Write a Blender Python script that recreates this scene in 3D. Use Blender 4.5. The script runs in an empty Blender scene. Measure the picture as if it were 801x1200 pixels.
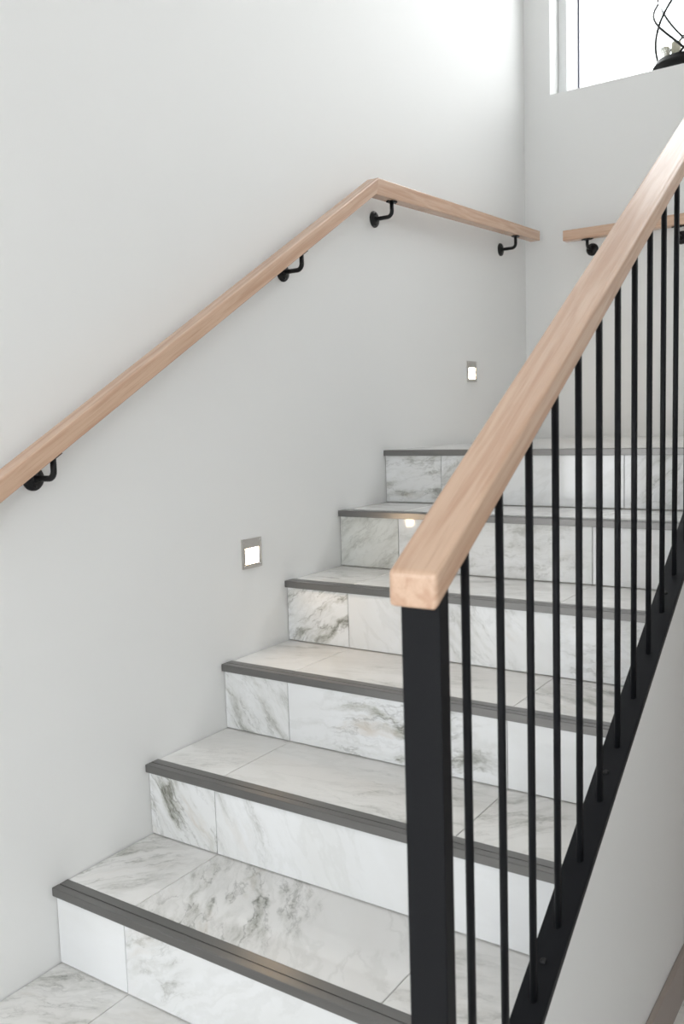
import bpy, bmesh, math, random
from mathutils import Vector, Matrix

random.seed(7)
SC = bpy.context.scene
COL = SC.collection

# ------------------------------------------------------------------ camera
CAM = Vector((1.5110, -1.1156, 1.1242))
YAW, PITCH, ROLL, FPX = -0.59257, -0.10354, -0.03089, 1041.74
fwd = Vector((math.sin(YAW) * math.cos(PITCH), math.cos(YAW) * math.cos(PITCH), math.sin(PITCH)))
rgt = Vector((math.cos(YAW), -math.sin(YAW), 0))
upv = rgt.cross(fwd)
R_ = math.cos(ROLL) * rgt + math.sin(ROLL) * upv
U_ = -math.sin(ROLL) * rgt + math.cos(ROLL) * upv
cd = bpy.data.cameras.new('camera')
cam = bpy.data.objects.new('camera', cd)
COL.objects.link(cam)
M = Matrix.Identity(4)
for i in range(3):
    M[i][0], M[i][1], M[i][2], M[i][3] = R_[i], U_[i], -fwd[i], CAM[i]
cam.matrix_world = M
cd.sensor_fit = 'VERTICAL'
cd.sensor_height = 36
cd.sensor_width = 24.03
cd.lens = FPX / 1200 * 36
cd.clip_start = 0.02
cd.dof.use_dof = True
cd.dof.focus_distance = 2.2
cd.dof.aperture_fstop = 7.0
SC.camera = cam

# ------------------------------------------------------------------ sky, exposure
SKY = 5.15
w = bpy.data.worlds.new('overcast_sky')
SC.world = w
w.use_nodes = True
bg = w.node_tree.nodes['Background']
bg.inputs['Color'].default_value = (0.985, 0.99, 1.0, 1)
bg.inputs['Strength'].default_value = SKY
vs = SC.view_settings
vs.view_transform = 'Standard'
vs.look = 'None'
vs.gamma = 1.0
vs.use_curve_mapping = False
vs.exposure = 0.0

# ------------------------------------------------------------------ dimensions (metres)
G, RI = 0.27651, 0.17            # going, rise
L = 2.6083                       # far wall
FL = -0.17                       # hall floor
XS = 1.025                       # stair width
XO = 1.071                       # outer face of the stair side wall
SL = RI / G                      # pitch
LAND = 6 * RI
CEIL = 4.9
RX, LX, BY = 2.7, -2.6, -4.6     # right wall, hall left wall, hall back wall
WEND = -0.30                     # where the stair wall ends

# ------------------------------------------------------------------ helpers
def link(name, me, mat=None, parent=None):
    o = bpy.data.objects.new(name, me)
    COL.objects.link(o)
    if mat is not None and me is not None:
        me.materials.append(mat)
    if parent is not None:
        o.parent = parent
    return o

def tag(o, label=None, cat=None, group=None, kind=None):
    if label: o['label'] = label
    if cat: o['category'] = cat
    if group: o['group'] = group
    if kind: o['kind'] = kind
    return o

def empty(name, loc=(0, 0, 0)):
    o = bpy.data.objects.new(name, None)
    COL.objects.link(o)
    o.location = loc
    o.empty_display_size = 0.05
    return o

def finish(bm, smooth=False):
    bmesh.ops.recalc_face_normals(bm, faces=bm.faces)
    me = bpy.data.meshes.new('mesh')
    bm.to_mesh(me)
    bm.free()
    if smooth:
        for p in me.polygons:
            p.use_smooth = True
    return me

def add_box(bm, x0, x1, y0, y1, z0, z1):
    v = [bm.verts.new((x, y, z)) for x in (x0, x1) for y in (y0, y1) for z in (z0, z1)]
    for f in ((0, 1, 3, 2), (4, 6, 7, 5), (0, 4, 5, 1), (2, 3, 7, 6), (0, 2, 6, 4), (1, 5, 7, 3)):
        bm.faces.new([v[i] for i in f])

def box_me(x0, x1, y0, y1, z0, z1, bev=0.0, seg=1):
    bm = bmesh.new()
    add_box(bm, x0, x1, y0, y1, z0, z1)
    if bev:
        bmesh.ops.bevel(bm, geom=bm.edges[:], offset=bev, segments=seg, affect='EDGES', profile=0.5)
    return finish(bm)

def boxes_me(rects):
    bm = bmesh.new()
    for r in rects:
        add_box(bm, *r)
    return finish(bm)

def prism_x(poly, x0, x1, bev=0.0, seg=1):
    """polygon in (y, z) extruded along x"""
    bm = bmesh.new()
    a = [bm.verts.new((x0, y, z)) for y, z in poly]
    b = [bm.verts.new((x1, y, z)) for y, z in poly]
    n = len(poly)
    bm.faces.new(a)
    bm.faces.new(b[::-1])
    for i in range(n):
        j = (i + 1) % n
        bm.faces.new((a[i], b[i], b[j], a[j]))
    if bev:
        bmesh.ops.bevel(bm, geom=bm.edges[:], offset=bev, segments=seg, affect='EDGES', profile=0.5)
    return finish(bm)

def lathe(profile, seg=32, axis='Z', smooth=True, c=(0, 0, 0)):
    bm = bmesh.new()
    rings = []
    for r, h in profile:
        ring = []
        for i in range(seg):
            a = 2 * math.pi * i / seg
            p = (r * math.cos(a), r * math.sin(a), h)
            if axis == 'X': p = (h, p[0], p[1])
            if axis == 'Y': p = (p[0], h, p[1])
            ring.append(bm.verts.new((p[0] + c[0], p[1] + c[1], p[2] + c[2])))
        rings.append(ring)
    for a, b in zip(rings[:-1], rings[1:]):
        for i in range(seg):
            j = (i + 1) % seg
            bm.faces.new((a[i], a[j], b[j], b[i]))
    bm.faces.new(rings[0])
    bm.faces.new(rings[-1])
    return finish(bm, smooth)

def tube(pts, r, seg=10, smooth=True):
    pts = [Vector(p) for p in pts]
    bm = bmesh.new()
    rings = []
    prev = None
    for i, p in enumerate(pts):
        d = (pts[min(i + 1, len(pts) - 1)] - pts[max(i - 1, 0)]).normalized()
        if prev is None:
            u = d.orthogonal().normalized()
        else:
            u = (prev - d * prev.dot(d)).normalized()
        prev = u
        q = d.cross(u)
        rings.append([bm.verts.new(p + r * (math.cos(t) * u + math.sin(t) * q))
                      for t in [2 * math.pi * k / seg for k in range(seg)]])
    for a, b in zip(rings[:-1], rings[1:]):
        for k in range(seg):
            j = (k + 1) % seg
            bm.faces.new((a[k], a[j], b[j], b[k]))
    bm.faces.new(rings[0][::-1])
    bm.faces.new(rings[-1])
    return finish(bm, smooth)

def wall_with_hole(axis, a0, a1, t0, t1, z0, z1, holes):
    """wall along `axis`, thickness t0..t1, with rectangular holes (a, b, zlo, zhi)"""
    holes = sorted(holes)
    rects = []
    cur = a0
    for (h0, h1, zl, zh) in holes:
        rects.append((cur, h0, z0, z1))
        rects.append((h0, h1, z0, zl))
        rects.append((h0, h1, zh, z1))
        cur = h1
    rects.append((cur, a1, z0, z1))
    if axis == 'x':
        return boxes_me([(a, b, t0, t1, c, d) for a, b, c, d in rects])
    return boxes_me([(t0, t1, a, b, c, d) for a, b, c, d in rects])

# ------------------------------------------------------------------ materials
def srgb(r, g, b):
    f = lambda c: (c / 255 / 12.92) if c / 255 <= .04045 else ((c / 255 + .055) / 1.055) ** 2.4
    return (f(r), f(g), f(b), 1)

class NT:
    def __init__(s, name):
        s.m = bpy.data.materials.new(name)
        s.m.use_nodes = True
        s.t = s.m.node_tree
        s.b = s.t.nodes['Principled BSDF']
    def n(s, typ, ins=None, **kw):
        nd = s.t.nodes.new(typ)
        for k, v in kw.items():
            setattr(nd, k, v)
        for k, v in (ins or {}).items():
            s.set(nd, k, v)
        return nd
    def set(s, nd, k, v):
        if isinstance(v, bpy.types.NodeSocket):
            s.t.links.new(v, nd.inputs[k])
        else:
            nd.inputs[k].default_value = v
    def math(s, op, a, b=0.0, c=None, clamp=False):
        nd = s.n('ShaderNodeMath', {0: a, 1: b}, operation=op, use_clamp=clamp)
        if c is not None: s.set(nd, 2, c)
        return nd.outputs[0]
    def maprange(s, v, a, b, c=0.0, d=1.0, smooth=True):
        nd = s.n('ShaderNodeMapRange', {0: v, 1: a, 2: b, 3: c, 4: d})
        if smooth: nd.interpolation_type = 'SMOOTHSTEP'
        return nd.outputs[0]
    def mix(s, f, a, b):
        nd = s.n('ShaderNodeMix', data_type='RGBA')
        s.set(nd, 0, f); s.set(nd, 6, a); s.set(nd, 7, b)
        return nd.outputs[2]
    def noise(s, vec, scale, detail=4, rough=.55, dist=0.0):
        return s.n('ShaderNodeTexNoise', {'Vector': vec, 'Scale': scale, 'Detail': detail, 'Roughness': rough, 'Distortion': dist})
    def bump(s, h, strength, dist=.001):
        nd = s.n('ShaderNodeBump', {'Height': h, 'Strength': strength, 'Distance': dist})
        s.set(s.b, 'Normal', nd.outputs[0])

def plain(name, col, rough=.5, metal=0.0, spec=.5):
    k = NT(name)
    n = k.noise(k.n('ShaderNodeTexCoord').outputs['Object'], 40, 3)
    c2 = tuple(c * .94 for c in col[:3]) + (1,)
    k.set(k.b, 'Base Color', k.mix(n.outputs[0], col, c2))
    k.set(k.b, 'Roughness', rough)
    k.set(k.b, 'Metallic', metal)
    k.set(k.b, 'Specular IOR Level', spec)
    return k.m

def paint(name, col):
    k = NT(name)
    co = k.n('ShaderNodeTexCoord').outputs['Object']
    n = k.noise(co, 260, 3, .6)
    n2 = k.noise(co, 1.3, 3, .5)
    k.set(k.b, 'Base Color', k.mix(n2.outputs[0], col, tuple(c * .975 for c in col[:3]) + (1,)))
    k.set(k.b, 'Roughness', .55)
    k.set(k.b, 'Specular IOR Level', .35)
    k.bump(n.outputs[0], .12, .0012)
    return k.m

def marble(name, axis):
    """white polished marble; per-tile object properties place and turn the veining (position, reach, direction, strength)"""
    k = NT(name)
    co = k.n('ShaderNodeTexCoord').outputs['Object']
    at = lambda nm: k.n('ShaderNodeAttribute', attribute_type='OBJECT', attribute_name=nm).outputs['Fac']
    seed, vein, ang, tint = at('seed'), at('vein'), at('ang'), at('tint')
    cx, cv, rad = at('vein_x'), at('vein_v'), at('vein_r')
    sp = k.n('ShaderNodeSeparateXYZ', {0: co})
    v2 = sp.outputs['Z'] if axis[1] else sp.outputs['Y']
    vr = k.n('ShaderNodeVectorRotate', {'Vector': co, 'Angle': ang if axis[1] else k.math('MULTIPLY', ang, -1.0)}, rotation_type='AXIS_ANGLE')
    vr.inputs['Axis'].default_value = axis
    off = k.n('ShaderNodeCombineXYZ', {0: k.math('MULTIPLY', seed, 3.17), 1: k.math('MULTIPLY', seed, 1.73), 2: k.math('MULTIPLY', seed, 2.41)})
    wn = k.noise(k.n('ShaderNodeVectorMath', {0: vr.outputs[0], 1: off.outputs[0]}, operation='ADD').outputs[0], 8.0, 5, .6).outputs['Color']
    ws = k.n('ShaderNodeVectorMath', {0: wn, 1: (.5, .5, .5)}, operation='SUBTRACT').outputs[0]
    wsc = k.n('ShaderNodeVectorMath', {0: ws, 'Scale': .06}, operation='SCALE').outputs[0]
    q = k.n('ShaderNodeVectorMath', {0: vr.outputs[0], 1: wsc}, operation='ADD').outputs[0]
    qs = k.n('ShaderNodeVectorMath', {0: q, 1: (1.0, 3.6, 3.6)}, operation='MULTIPLY').outputs[0]
    p = k.n('ShaderNodeVectorMath', {0: qs, 1: off.outputs[0]}, operation='ADD').outputs[0]
    # where on the tile the veins gather
    dx, dv = k.math('SUBTRACT', sp.outputs['X'], cx), k.math('SUBTRACT', v2, cv)
    dist = k.math('SQRT', k.math('ADD', k.math('MULTIPLY', dx, dx), k.math('MULTIPLY', dv, dv)))
    nz = k.math('MULTIPLY', k.math('SUBTRACT', k.noise(p, 5.0, 3).outputs[0], .5), .55)
    dn = k.math('ADD', k.math('DIVIDE', dist, k.math('MAXIMUM', rad, .001)), nz)
    mask = k.math('MULTIPLY', k.maprange(dn, .35, 1.05, 1, 0), vein)
    grit = k.maprange(k.noise(p, 60, 5, .7).outputs[0], .3, .65, .55, 1.0)
    n1 = k.noise(p, 6.5, 6, .55).outputs[0]
    soft = k.maprange(n1, .45, .68)
    core = k.maprange(n1, .57, .72)
    rd = k.math('ABSOLUTE', k.math('SUBTRACT', k.noise(p, 5.0, 6, .6).outputs[0], .5))
    line = k.maprange(rd, 0.0, .030, 1, 0)
    far_rd = k.math('ABSOLUTE', k.math('SUBTRACT', k.noise(p, 3.2, 5, .55, .4).outputs[0], .47))
    faint = k.math('MULTIPLY', k.maprange(far_rd, 0.0, .05, 1, 0), k.math('MULTIPLY', k.math('MINIMUM', vein, .7), .22))
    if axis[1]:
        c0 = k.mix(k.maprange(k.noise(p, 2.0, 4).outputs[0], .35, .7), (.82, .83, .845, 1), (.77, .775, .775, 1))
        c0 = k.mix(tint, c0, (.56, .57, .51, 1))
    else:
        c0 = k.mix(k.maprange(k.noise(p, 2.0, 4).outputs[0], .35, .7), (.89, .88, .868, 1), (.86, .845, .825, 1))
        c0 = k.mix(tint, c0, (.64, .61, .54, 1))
    c0 = k.mix(faint, c0, (.42, .42, .38, 1))
    c1 = k.mix(k.math('MULTIPLY', k.math('MULTIPLY', soft, grit), k.math('MULTIPLY', mask, .68), clamp=True), c0, (.36, .36, .31, 1))
    c2 = k.mix(k.math('MULTIPLY', k.math('MULTIPLY', core, grit), k.math('MULTIPLY', mask, .75), clamp=True), c1, (.17, .17, .15, 1))
    c3 = k.mix(k.math('MULTIPLY', k.math('MULTIPLY', line, k.math('MULTIPLY', grit, k.maprange(n1, .38, .62, .15, 1))), k.math('MULTIPLY', mask, .5), clamp=True), c2, (.14, .14, .12, 1))
    warm = k.maprange(k.noise(p, 4.1, 3).outputs[0], .58, .74, 0, .35)
    c4 = k.mix(k.math('MULTIPLY', warm, mask, clamp=True), c3, (.55, .46, .36, 1))
    k.set(k.b, 'Base Color', c4)
    k.set(k.b, 'Roughness', .06)
    k.set(k.b, 'Specular IOR Level', .55)
    return k.m

def oak(name, rot_axis, ang):
    k = NT(name)
    co = k.n('ShaderNodeTexCoord').outputs['Object']
    vr = k.n('ShaderNodeVectorRotate', {'Vector': co, 'Angle': ang}, rotation_type='AXIS_ANGLE')
    vr.inputs['Axis'].default_value = rot_axis
    # after the rotation the grain runs along y
    s1 = k.n('ShaderNodeVectorMath', {0: vr.outputs[0], 1: (60, 3.0, 60)}, operation='MULTIPLY').outputs[0]
    s2 = k.n('ShaderNodeVectorMath', {0: vr.outputs[0], 1: (420, 9, 420)}, operation='MULTIPLY').outputs[0]
    g1 = k.noise(s1, 1.0, 4, .6, .6).outputs[0]
    g2 = k.noise(s2, 1.0, 3, .6).outputs[0]
    c = k.mix(k.maprange(g1, .32, .68), srgb(214, 181, 156), srgb(195, 157, 131))
    c = k.mix(k.maprange(g2, .52, .72, 0, .35), c, srgb(174, 136, 111))
    k.set(k.b, 'Base Color', c)
    k.set(k.b, 'Roughness', .27)
    k.set(k.b, 'Specular IOR Level', .75)
    k.bump(g2, .08, .0006)
    return k.m

def emit(name, col, s):
    k = NT(name)
    k.set(k.b, 'Base Color', (.8, .8, .8, 1))
    k.set(k.b, 'Emission Color', col)
    k.set(k.b, 'Emission Strength', s)
    return k.m

def pane_mat(name):
    m = bpy.data.materials.new(name)
    m.use_nodes = True
    t = m.node_tree
    t.nodes.remove(t.nodes['Principled BSDF'])
    tr = t.nodes.new('ShaderNodeBsdfTransparent')
    tr.inputs[0].default_value = (.97, .98, .98, 1)
    gl = t.nodes.new('ShaderNodeBsdfGlossy')
    gl.inputs['Roughness'].default_value = .02
    lw = t.nodes.new('ShaderNodeLayerWeight')
    pw = t.nodes.new('ShaderNodeMath'); pw.operation = 'POWER'; pw.inputs[1].default_value = 5
    fr = t.nodes.new('ShaderNodeMath'); fr.operation = 'MULTIPLY_ADD'
    fr.inputs[1].default_value = .93; fr.inputs[2].default_value = .03
    t.links.new(lw.outputs['Facing'], pw.inputs[0])
    t.links.new(pw.outputs[0], fr.inputs[0])
    mx = t.nodes.new('ShaderNodeMixShader')
    t.links.new(fr.outputs[0], mx.inputs[0])
    t.links.new(tr.outputs[0], mx.inputs[1])
    t.links.new(gl.outputs[0], mx.inputs[2])
    t.links.new(mx.outputs[0], t.nodes['Material Output'].inputs[0])
    return m

WALL = paint('white_wall_paint', (.85, .85, .84, 1))
CEILM = paint('white_ceiling_paint', (.84, .84, .83, 1))
GROUT = plain('grey_grout', (.66, .64, .60, 1), .9)
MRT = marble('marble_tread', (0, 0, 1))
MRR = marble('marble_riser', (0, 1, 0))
BLACK = plain('black_powder_coat', (.006, .0065, .0085, 1), .5, 0, .2)
IRON = plain('black_satin_iron', (.010, .010, .011, 1), .42, 0, .3)
SKIRT = plain('taupe_skirting', (.36, .31, .28, 1), .5)
WFRAME = plain('white_window_lacquer', (.85, .86, .86, 1), .35)
GASKET = plain('dark_gasket', (.10, .10, .14, 1), .6)
STEEL = plain('brushed_steel', (.62, .60, .58, 1), .38, 1.0)
SCREW = plain('bright_screw_steel', (.85, .84, .82, 1), .15, 1.0)
LED = emit('lit_led_lens', (1.0, .72, .44, 1), 62)
PANE = pane_mat('window_pane_glass')
LGLASS = pane_mat('lantern_glass')
WAX = plain('ivory_wax', (.62, .57, .44, 1), .6)
WICK = plain('dark_wick', (.05, .04, .03, 1), .9)

def alu():
    k = NT('dark_grey_anodised_aluminium')
    co = k.n('ShaderNodeTexCoord').outputs['Object']
    s = k.n('ShaderNodeVectorMath', {0: co, 1: (4, 900, 900)}, operation='MULTIPLY').outputs[0]
    n = k.noise(s, 1, 3).outputs[0]
    k.set(k.b, 'Base Color', k.mix(n, (.19, .185, .183, 1), (.235, .23, .225, 1)))
    k.set(k.b, 'Metallic', .9)
    k.set(k.b, 'Roughness', .32)
    return k.m
ALU = alu()

# ------------------------------------------------------------------ room shell
def struct(name, me, mat, label, cat):
    return tag(link(name, me, mat), label, cat, kind='structure')

WIN1 = (0.114, 2.35, 2.445, 4.4)          # landing window in the far wall
WL = struct('wall_left', box_me(-.15, 0, WEND, L + .35, FL, CEIL), WALL,
            'white painted wall running up beside the stairs and carrying the long oak handrail', 'wall')
WF = struct('wall_far', wall_with_hole('x', 0, RX, L, L + .35, FL, CEIL, [WIN1]), WALL,
            'white end wall of the landing with the deep window recess', 'wall')
WR = [(-4.2, -2.0, .21, 2.35), (-.2, .5, 3.4, 4.2)]
struct('wall_right', wall_with_hole('y', BY, L + .35, RX, RX + .15, FL, CEIL, WR), WALL,
       'white hall wall opposite the stair wall', 'wall')
struct('wall_return', box_me(LX, -.15, WEND, WEND + .15, FL, CEIL), WALL,
       'white hall wall turning away from the foot of the stairs', 'wall')
struct('wall_hall', box_me(LX - .15, LX, BY, WEND + .15, FL, CEIL), WALL,
       'white end wall of the hall left of the foot of the stairs', 'wall')
WB = [(-2.30, -.82, .21, 2.40), (.05, 2.45, .21, 2.40)]
struct('wall_back', wall_with_hole('x', LX - .15, RX + .15, BY - .3, BY, FL, CEIL, WB), WALL,
       'white hall wall with tall windows facing the stairs', 'wall')
struct('ceiling', box_me(LX - .15, RX + .15, BY - .3, L + .35, CEIL, CEIL + .12), CEILM,
       'white ceiling over stairwell and hall', 'ceiling')

YS = -1.55                                  # edge of the upper floor over the hall
struct('ceiling_hall', box_me(LX, RX, BY, YS, 2.46, LAND + SL * (1.42 - YS)), CEILM,
       'white hall ceiling under the upper floor', 'ceiling')
struct('ceiling_stair_shade', prism_x([(1.42, LAND - .26), (1.42, LAND), (YS, LAND + SL * (1.42 - YS)), (YS, 2.47)], 1.42, RX), CEILM,  # out of view, added to keep light off the outer stair wall
       'white sloping soffit of an unseen upper flight, added to shade the hall side', 'ceiling')
# hall floor with its own tiles
FLOOR = struct('floor', box_me(LX - .15, RX + .15, BY - .3, L + .35, FL - .12, FL - .011), GROUT,
               'large white marble tiles on the hall floor', 'floor')

def tile_obj(name, me, mat, loc, parent, seed, vein, ang, tint=0.0, vx=0.0, vv=0.0, vr=.3):
    o = link(name, me, None, parent)
    o.location = loc
    if not me.materials: me.materials.append(mat)
    for key, val in (('seed', seed), ('vein', vein), ('ang', ang), ('tint', tint), ('vein_x', vx), ('vein_v', vv), ('vein_r', vr)):
        o[key] = float(val)
    return o

T = .575
ft = box_me(-T / 2 + .00125, T / 2 - .00125, -T / 2 + .00125, T / 2 - .00125, -.010, 0, .0008)
nx0, nx1 = math.floor((LX - .205) / T), math.ceil((RX - .205) / T)
for i in range(nx0 + 1, nx1 - 1):
    for j in range(0, 12):
        x, y = .205 + (i + .5) * T, 1.36 - (j + .5) * T
        if y - T / 2 < BY or (x < XO + T / 2 and y + T / 2 > WEND + .02 and x > -T and j < 3):
            if not (x - T / 2 > XO - .05 and y - T / 2 > BY):
                continue
        if x - T / 2 < 0 and y + T / 2 > WEND:
            continue
        tile_obj('tile', ft, MRT, (x, y, FL), FLOOR, random.uniform(0, 20), random.uniform(.2, .8), random.uniform(0, 3))
# cut tiles between the stair side wall and the full floor tiles
ct = None
for j in range(0, 3):
    x0, x1 = XO + .002, .205 + 2 * T - .00125
    if x1 - x0 > .05:
        if ct is None:
            ct = box_me(-(x1 - x0) / 2, (x1 - x0) / 2, -T / 2 + .00125, T / 2 - .00125, -.010, 0, .0008)
        tile_obj('tile', ct, MRT, ((x0 + x1) / 2, 1.36 - (j + .5) * T, FL), FLOOR, 3 + j, .5, .4)

# ------------------------------------------------------------------ staircase
STAIR = empty('staircase', (0, 0, 0))
tag(STAIR, 'marble tiled staircase with dark grey metal nosings climbing to a landing', 'staircase')
XT = [(.002, .2041), (.2058, .7791), (.7808, XS - .002)]
def nose_me(x0, x1):
    pr = [(0, -.018), (0, -.0012), (.0012, 0), (.0165, 0), (.0165, -.0011), (.0190, -.0011), (.0190, 0), (.0405, 0),
          (.0405, -.0095), (.0185, -.0095), (.0185, -.018)]
    return prism_x(pr, x0, x1)
NOSE = nose_me(.0008, XS - .001)
TRD = [box_me(a, b, .0415, G + .0165, -.0105, -.0008, .0007) for a, b in XT]
RSR = [box_me(a, b, .009, .0190, -RI + .0015, -.0188, .0007) for a, b in XT]
NOSE.materials.append(ALU)
# per tile: (seed, vein strength, vein direction, tint, centre x, centre z or y, reach)
PL = (1.0, 0, 0, 0, 0, 0, .1)
RT = {0: [(2.1, .5, .4, 0, .1, -.1, .2)] * 3,
      1: [(11.3, .0, 0, 0), (4.6, .55, .5, 0, .27, -.09, .14), (8.8, .2, 0, 0, .9, -.1, .1)],
      2: [(6.15, 1.6, -.95, 0, .11, -.09, .18), (9.9, .45, -1.1, 0, .27, -.08, .15), (3.3, .1, 0, 0)],
      3: [(7.7, .7, -.85, .10, .09, -.10, .20), (17.3, 1.7, .10, 0, .52, -.14, .26), (14.1, .08, 0, 0)],
      4: [(2.8, 1.4, .62, .06, .11, -.07, .20), (5.9, .55, -.9, 0, .60, -.08, .16), (9.2, .6, .15, 0, .88, -.10, .2)],
      5: [(8.3, .5, .7, .50, .1, -.1, .2), (1.9, .6, .2, .06, .5, -.11, .35), (13.2, .2, 0, 0, .9, -.1, .1)],
      6: [(4.2, .95, .1, .06, .11, -.08, .22), (6.6, .6, .5, .02, .27, -.06, .16), (10.4, 1.0, .8, 0, .85, -.07, .13)]}
TT = {0: [(5.5, .9, .45, .08, .05, .20, .20), (8.1, .4, .4, .08, .4, .2, .3), (1.1, .3, .2, .05)],
      1: [(3.9, .9, .85, 0, .05, .16, .16), (12.05, 1.5, -1.0, .03, .36, .14, .22), (9.3, .4, .3, .10, .85, .1, .2)],
      2: [(15.3, .3, .5, .06, .12, .1, .15), (7.15, .5, .2, .14, .6, .12, .25), (2.2, .8, .8, .15, .84, .17, .13)],
      3: [(10.9, .3, .3, .06, .1, .2, .15), (4.4, .35, .2, .16, .5, .15, .25), (6.3, .8, -.2, .10, .88, .2, .18)],
      4: [(13.7, .8, .1, .10, .12, .18, .16), (11.6, .4, .3, .06, .6, .2, .2), (5.2, .3, .2, .05, .85, .1, .1)],
      5: [(1.4, .4, .3, .05, .1, .1, .2), (3.1, .3, .2, .05, .5, .1, .2), (7.4, .3, .2, .03, .9, .1, .2)]}
for n in range(0, 7):
    y0 = (n - 1) * G
    y1 = n * G + .0185
    z = n * RI
    bx1 = XS
    if n < 6:
        s = link('step', box_me(0, XS, y0 + .0195, y1, FL, z - .0108), GROUT, STAIR)
    else:
        s = link('step', box_me(0, XS, y0 + .0195, y0 + .0408, FL, z - .0108), GROUT, STAIR)
    nz = link('nosing', NOSE, None, s)
    nz.location = (0, y0, z)
    for i in range(3):
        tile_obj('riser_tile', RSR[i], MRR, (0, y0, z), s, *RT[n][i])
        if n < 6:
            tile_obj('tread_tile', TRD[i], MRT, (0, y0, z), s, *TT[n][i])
# landing tiles
LS = struct('floor_landing', boxes_me([(0, XS, 5 * G + .041, L, LAND - .25, LAND - .0108), (XS, RX, 1.424, L, LAND - .25, LAND - .0108)]), GROUT,
            'marble tiled landing floor at the top of the stairs below the window', 'floor')
yl = 5 * G + .0415
xs = [(a, b) for a, b in XT[:2]] + [(.7812, 1.3537), (1.3562, 1.9287), (1.9312, RX - .003)]
ys = [(yl, yl + .575), (yl + .5775, L - .0025)]
for i, (a, b) in enumerate(xs):
    for j, (c, d) in enumerate(ys):
        me = box_me(a, b, c, d, -.0105, -.0008, .0007)
        if i == 2 and j == 0:
            pass
        tile_obj('floor_tile', me, MRT, (0, 0, LAND), LS, 20 + i * 1.7 + j * 3.3, .3, .4, .04)

# side wall of the stair and the added panel that darkens it
BOT0 = .267                                  # top of the black bottom rail: z = BOT0 + SL*y
BT = .012 * math.sqrt(1 + SL * SL)
yk0, yk1 = -.260, 1.405
struct('wall_stair', prism_x([(yk0, FL), (yk1, FL), (yk1, BOT0 - BT + SL * yk1), (yk0, BOT0 - BT + SL * yk0)], XS, XO), WALL,
       'white plastered side wall of the stairs under the black railing', 'wall')
struct('wall_shade_panel', boxes_me([(XO, RX, 1.0, 1.06, FL, LAND - .2505), (XO, 1.42, 1.0, 1.4235, LAND - .2505, LAND - .012)]), SKIRT,  # added out of view so the stair side wall falls darker towards it
       'unseen taupe panel below the landing, added to darken the stair side wall', 'wall')
struct('baseboard_stair', box_me(XO, XO + .012, yk0, 1.0, FL, FL + .105, .002, 2), SKIRT,
       'taupe skirting board at the foot of the stair side wall', 'skirting board')

# ------------------------------------------------------------------ windows
def bar(parent, name, x0, x1, y0, y1, z0, z1, mat, bev=.003):
    return link(name, box_me(x0, x1, y0, y1, z0, z1, bev, 2), mat, parent)

def portal(x, y, z, sx, sz, toward):
    ld = bpy.data.lights.new('window_portal', 'AREA')
    ld.shape = 'RECTANGLE'
    ld.size, ld.size_y = sx, sz
    ld.cycles.is_portal = True
    o = bpy.data.objects.new('window_portal', ld)
    COL.objects.link(o)
    o.location = (x, y, z)
    o.rotation_euler = (math.radians(90) if toward > 0 else math.radians(-90), 0, 0)
    return o

def window(name, x0, x1, z0, z1, yf, sgn, fw, depth, label, nm=0):
    """frame front at yf, running `depth` outward (sgn)"""
    wn = empty(name, ((x0 + x1) / 2, yf, z0))
    tag(wn, label, 'window', kind='structure')
    inv = Matrix.Translation(-Vector(wn.location))
    ya, yb = sorted((yf, yf + sgn * depth))
    parts = [bar(wn, 'frame_jamb', x0, x0 + fw, ya, yb, z0, z1, WFRAME),
             bar(wn, 'frame_jamb', x1 - fw, x1, ya, yb, z0, z1, WFRAME),
             bar(wn, 'frame_rail', x0 + fw, x1 - fw, ya, yb, z0, z0 + fw, WFRAME),
             bar(wn, 'frame_rail', x0 + fw, x1 - fw, ya, yb, z1 - fw, z1, WFRAME)]
    gy = yf + sgn * (depth - .012)
    for i in range(nm):
        xm = x0 + (x1 - x0) * (i + 1) / (nm + 1)
        parts.append(bar(wn, 'mullion', xm - .03, xm + .03, ya, yb, z0 + fw, z1 - fw, WFRAME))
    edges = [x0 + fw] + [x0 + (x1 - x0) * (i + 1) / (nm + 1) for i in range(nm)] + [x1 - fw]
    for i in range(nm + 1):
        a = edges[i] + (.03 if i > 0 else 0)
        b = edges[i + 1] - (.03 if i < nm else 0)
        parts.append(link('pane', box_me(a, b, gy - .002, gy + .002, z0 + fw, z1 - fw), PANE, wn))
        g = .006
        gs0, gs1 = sorted((gy - sgn * .012, gy - sgn * .003))
        parts.append(link('gasket', boxes_me([(a, a + g, gs0, gs1, z0 + fw, z1 - fw), (b - g, b, gs0, gs1, z0 + fw, z1 - fw),
                                              (a + g, b - g, gs0, gs1, z0 + fw, z0 + fw + g), (a + g, b - g, gs0, gs1, z1 - fw - g, z1 - fw)]), GASKET, wn))
    for p in parts:
        p.data.transform(inv)
    return wn

window('window_1', WIN1[0], WIN1[1], WIN1[2], WIN1[3], L + .10, 1, .037, .165,
       'white framed window set deep in the landing wall above the level handrail')
portal((WIN1[0] + WIN1[1]) / 2, L + .36, (WIN1[2] + WIN1[3]) / 2, WIN1[1] - WIN1[0], WIN1[3] - WIN1[2], -1)
for i, b in enumerate(WB):
    window('window_%d' % (i + 2), b[0], b[1], b[2], b[3], BY - .10, -1, .06, .10,
           ('tall white hall window with three panes facing the stairs', 'wide white hall window with four panes facing the stairs')[i], 2 + i)
    portal((b[0] + b[1]) / 2, BY - .31, (b[2] + b[3]) / 2, b[1] - b[0], b[3] - b[2], 1)

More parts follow.
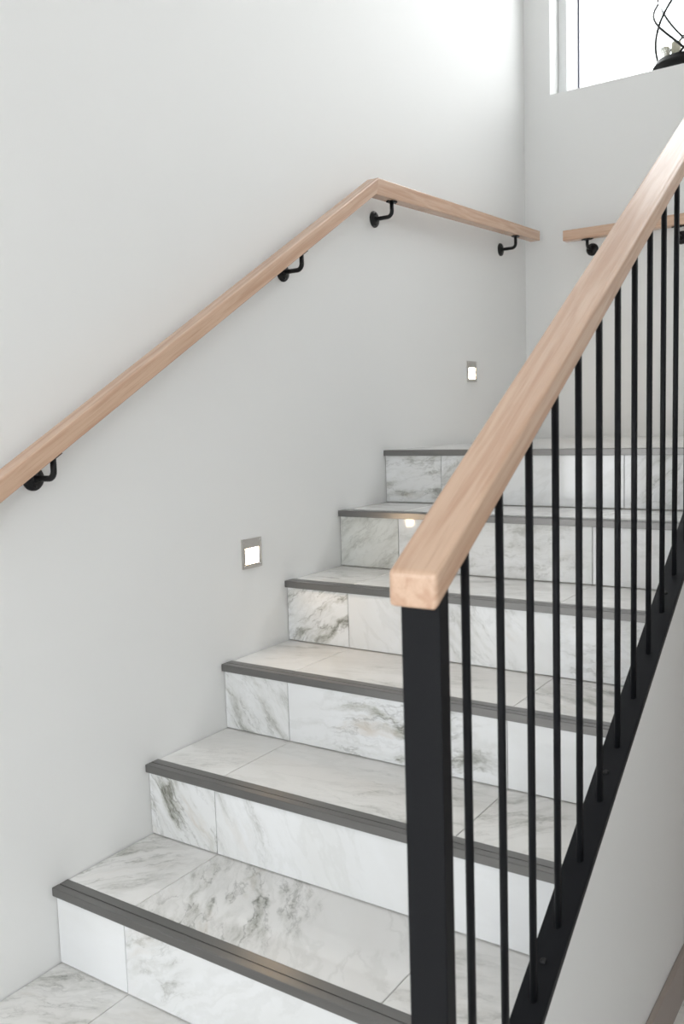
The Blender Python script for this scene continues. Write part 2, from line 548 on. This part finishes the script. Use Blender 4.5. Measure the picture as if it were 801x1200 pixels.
for i, b in enumerate(WR):  # two unseen windows, added to spread daylight more evenly over the stair wall
    hw = (b[1] - b[0]) / 2
    wn = window('window_%d' % (i + 4), -hw, hw, b[2], b[3], 0, 1, .06, .10,
                ('unseen white side wall window with three panes, added to light the hall', 'unseen white upstairs window with three panes, added to light the stair wall')[i], 2)
    wn.location = (RX + .03, (b[0] + b[1]) / 2, b[2])
    wn.rotation_euler = (0, 0, math.radians(-90))
    po = portal(RX + .16, (b[0] + b[1]) / 2, (b[2] + b[3]) / 2, b[3] - b[2], b[1] - b[0], 1)
    po.rotation_euler = (0, math.radians(90), 0)

# ------------------------------------------------------------------ black steel balustrade with oak handrail
XB = 1.05
RT0, RB0 = 1.147, 1.106                       # handrail top / underside: z = off + SL*y
OAKS = oak('oak_sloped', (1, 0, 0), -math.atan(SL))
OAKX = oak('oak_across', (0, 0, 1), math.radians(90))
OAKY = oak('oak_level', (1, 0, 0), 0.0)
RAIL = empty('stair_railing', (XB, -.274, FL))
tag(RAIL, 'black steel stair railing with thin round bars and a pale oak handrail', 'railing')
ro = Vector(RAIL.location)
def rpart(name, me, mat):
    me.transform(Matrix.Translation(-ro))
    return link(name, me, mat, RAIL)
YT = 1.385
rpart('newel_post', prism_x([(-.286, FL), (-.264, FL), (-.264, RB0 + SL * -.264 + .001), (-.286, RB0 + SL * -.286 + .001)], XB - .024, XB + .024, .0012, 2), BLACK)
ye = -.303
rpart('handrail', prism_x([(ye, RB0 + SL * ye), (YT + .03, RB0 + SL * (YT + .03)), (YT + .03, RT0 + SL * (YT + .03)), (ye, RT0 + SL * ye)],
                          XB - .0295, XB + .0295, .0055, 3), OAKS)
rpart('bottom_rail', prism_x([(-.264, BOT0 - BT + SL * -.264), (YT, BOT0 - BT + SL * YT), (YT, BOT0 + SL * YT), (-.264, BOT0 + SL * -.264)],
                             XB - .0245, XO, .001, 1), BLACK)
rpart('newel_post', prism_x([(YT, LAND), (YT + .022, LAND), (YT + .022, RB0 + SL * (YT + .022)), (YT, RB0 + SL * YT)], XB - .024, XB + .024, .0012, 2), BLACK)
for k in range(15):
    y = -.175 + .1003 * k
    rpart('baluster', tube([(XB, y, BOT0 + SL * y - .004), (XB, y, RB0 + SL * y + .003)], .0054, 14), BLACK)
for y in (.33, .73, .03):
    zz = BOT0 + SL * (y + .045)
    sc = lathe([(.0001, .0026), (.004, .0022), (.0055, 0)], 14)
    sc.transform(Matrix.Translation((XB - .004, y + .045, zz)) @ Matrix.Rotation(math.atan(SL), 4, 'X'))
    rpart('screw', sc, IRON)

# ------------------------------------------------------------------ wall handrails
BR, SEGA = .0255, 8
def bracket(parent, wallpt, n, zr, tdir):
    """wall rose at wallpt, n = normal out of the wall, zr = underside of rail above the arm, tdir = direction of the rail"""
    po = Vector(parent.location)
    wp, n, td = Vector(wallpt), Vector(n), Vector(tdir).normalized()
    e = .067
    rad = .016
    pts = [wp + n * .004, wp + n * (e - rad)]
    for i in range(1, SEGA + 1):
        a = math.pi / 2 * i / SEGA
        pts.append(wp + n * (e - rad + rad * math.sin(a)) + Vector((0, 0, rad * (1 - math.cos(a)))))
    pts.append(Vector((wp + n * e).to_tuple()[:2] + (zr - .002,)))
    me = tube([p - po for p in pts], .0062, 12)
    arm = link('bracket', me, IRON, parent)
    ax = 'X' if abs(n.x) > .5 else 'Y'
    sg = 1 if (n.x + n.y) > 0 else -1
    rose = lathe([(BR, 0), (BR, sg * .003), (BR * .93, sg * .006), (BR * .5, sg * .0075), (.009, sg * .008), (.009, sg * .012), (.0001, sg * .012)], 28, ax, True, wp - po)
    link('rose', rose, IRON, arm)
    s = n.cross(td).normalized()
    if s.z < 0: s = -s
    b = bmesh.new()
    add_box(b, -.024, .024, -.012, .012, -.0045, 0)
    bmesh.ops.bevel(b, geom=[ed for ed in b.edges if abs(ed.verts[0].co.z - ed.verts[1].co.z) > .001], offset=.010, segments=4, affect='EDGES')
    pm = finish(b)
    side = s.cross(td)
    mt = Matrix((( td.x, side.x, s.x, 0), (td.y, side.y, s.y, 0), (td.z, side.z, s.z, 0), (0, 0, 0, 1)))
    pm.transform(Matrix.Translation(Vector((wp + n * e).to_tuple()[:2] + (zr,)) - po) @ mt)
    link('saddle_plate', pm, IRON, arm)
    for q in (-1, 1):
        sm = lathe([(.0036, 0), (.0034, sg * .0016), (.0001, sg * .0022)], 10, ax, True, wp - po + n * .0072 + Vector((0, 0, q * .0165)))
        link('screw', sm, IRON, arm)

X0, X1 = .046, .088
SW = .592                                     # slope of the wall rail
WB0, WT0 = 1.060, 1.103                       # underside / top offsets
yb_, zb_ = 1.237, WB0 + SW * 1.237            # bend, underside
yt_, zt_ = 1.250, WT0 + SW * 1.250            # bend, top
yE, zEb, zEt = 2.550, 1.847, 1.887
HR = empty('wall_handrail', (0, .6, 1.4))
tag(HR, 'long oak handrail that climbs the stair wall and then runs level above the landing', 'handrail')
OAKW = oak('oak_wall_sloped', (1, 0, 0), -math.atan(SW))
def hpart(par, name, me, mat):
    me.transform(Matrix.Translation(-Vector(par.location)))
    return link(name, me, mat, par)
ys0 = -.24
def sweep(poly, x0, x1, bevyz):
    bm = bmesh.new()
    a = [bm.verts.new((x0, y, z)) for y, z in poly]
    b = [bm.verts.new((x1, y, z)) for y, z in poly]
    n = len(poly)
    bm.faces.new(a); bm.faces.new(b[::-1])
    for i in range(n):
        j = (i + 1) % n
        bm.faces.new((a[i], b[i], b[j], a[j]))
    long_ = [e for e in bm.edges if abs(e.verts[0].co.x - e.verts[1].co.x) < 1e-6 and (e.verts[0].co - e.verts[1].co).length > .1]
    bmesh.ops.bevel(bm, geom=long_, offset=bevyz, segments=2, affect='EDGES', profile=.5)
    return finish(bm)
hpart(HR, 'sloping_rail', sweep([(ys0, WB0 + SW * ys0), (yb_, zb_), (yt_, zt_), (ys0, WT0 + SW * ys0)], X0, X1, .003), OAKW)
hpart(HR, 'level_rail', sweep([(yb_, zb_), (yE, zEb), (yE, zEt), (yt_, zt_)], X0, X1, .003), OAKY)
lev = lambda y: zb_ + (zEb - zb_) * (y - yb_) / (yE - yb_)
for y in (.020, .872):
    bracket(HR, (0, y, WB0 + SW * y - .046), (1, 0, 0), WB0 + SW * y, (0, 1, SW))
for y in (1.360, 2.340):
    bracket(HR, (0, y, lev(y) - .046), (1, 0, 0), lev(y), (0, 1, 0))

FR = empty('wall_handrail', (1.1, L, 1.82))
tag(FR, 'short level oak handrail on the landing wall below the window', 'handrail')
zf0, zf1 = 1.826, 1.868
hpart(FR, 'rail', box_me(.197, 2.1, L - .088, L - .046, zf0, zf1, .003, 2), OAKX)
for x in (.293, .648, 1.35, 1.95):
    bracket(FR, (x, L, zf0 - .034), (0, -1, 0), zf0, (1, 0, 0))

# ------------------------------------------------------------------ step lights
def step_light(y, z, label):
    o = empty('step_light', (0, y, z))
    tag(o, label, 'light', 'recessed wall step lights')
    W, H = .078, .079
    a, b0, b1 = .027, -.0275, .0135           # opening: half width, bottom, top
    fr = boxes_me([(0, .004, -W / 2, -a, -H / 2, H / 2), (0, .004, a, W / 2, -H / 2, H / 2),
                   (0, .004, -a, a, -H / 2, b0), (0, .004, -a, a, b1, H / 2)])
    link('frame', fr, STEEL, o)
    link('lens', box_me(.0004, .0022, -a, a, b0, b1), LED, o)
    link('rim', boxes_me([(.004, .0052, -W / 2, -W / 2 + .003, -H / 2, H / 2), (.004, .0052, W / 2 - .003, W / 2, -H / 2, H / 2),
                          (.004, .0052, -W / 2 + .003, W / 2 - .003, -H / 2, -H / 2 + .003), (.004, .0052, -W / 2 + .003, W / 2 - .003, H / 2 - .003, H / 2)]), STEEL, o)
    for sy in (-1, 1):
        for sz in (-1, 1):
            link('screw', lathe([(.0028, .004), (.0026, .0056), (.0001, .0062)], 12, 'X', True, (0, sy * .0325, sz * .0315)), SCREW, o)
    return o
step_light(.690, .779, 'square lit step light with steel frame low on the wall beside the stair treads')
step_light(2.052, 1.293, 'square lit step light with steel frame on the wall above the landing floor')

# ------------------------------------------------------------------ lantern on the window sill
LC = Vector((.617, L + .121, WIN1[2]))
LN = empty('lantern', LC)
tag(LN, 'black wire candle lantern with glass cylinder on the window sill', 'lantern')
link('base', lathe([(.090, 0), (.090, .005), (.084, .022), (.112, .029), (.1145, .032), (.113, .036), (.106, .043), (.103, .052), (.101, .054), (.096, .054),
                    (.095, .048), (.0001, .048)], 48), IRON, LN)
bm = bmesh.new()
NG, RG = 48, .092
for rr in (RG, RG - .0025):
    for h in (.049, .40):
        for i in range(NG):
            a = 2 * math.pi * i / NG
            bm.verts.new((rr * math.cos(a), rr * math.sin(a), h))
bm.verts.ensure_lookup_table()
for i in range(NG):
    j = (i + 1) % NG
    V = bm.verts
    bm.faces.new((V[i], V[j], V[NG + j], V[NG + i]))
    bm.faces.new((V[2 * NG + i], V[3 * NG + i], V[3 * NG + j], V[2 * NG + j]))
    bm.faces.new((V[NG + i], V[NG + j], V[3 * NG + j], V[3 * NG + i]))
    bm.faces.new((V[i], V[2 * NG + i], V[2 * NG + j], V[j]))
link('glass_cylinder', finish(bm, True), LGLASS, LN)
HT = .42
H0 = .052
def helix(phase, turn, r=.102, n=48):
    return [(r * math.cos(phase + turn * i / n), r * math.sin(phase + turn * i / n), H0 + i / n * (HT - H0)) for i in range(n + 1)]
for k in range(3):
    link('wire', tube(helix(math.radians(157 + 120 * k), math.radians(188)), .0046, 8), IRON, LN)
    link('wire', tube(helix(math.radians(291 + 120 * k), -math.radians(188), .1105), .0046, 8), IRON, LN)
def ring(r, z, t):
    return tube([(r * math.cos(a), r * math.sin(a), z) for a in [2 * math.pi * i / 48 for i in range(49)]], t, 6)
link('top_ring', ring(.105, HT, .0035), IRON, LN)
link('handle', tube([(.105 * math.cos(a), 0, HT + .11 * math.sin(a)) for a in [math.pi * i / 24 for i in range(25)]], .0025, 6), IRON, LN)

def candle(x, y, r, h, label):
    o = empty('candle', (LC.x + x, LC.y + y, LC.z + .048))
    tag(o, label, 'candle')
    link('wax', lathe([(r, 0), (r, h - .002), (r - .002, h), (r * .5, h - .002), (.0001, h - .003)], 24), WAX, o)
    link('wick', tube([(0, 0, h - .004), (.001, 0, h + .004), (.002, 0, h + .008)], .0009, 6), WICK, o)
candle(-.066, -.010, .019, .066, 'short ivory candle inside the black wire lantern')
candle(-.024, -.004, .019, .080, 'taller ivory candle inside the black wire lantern')
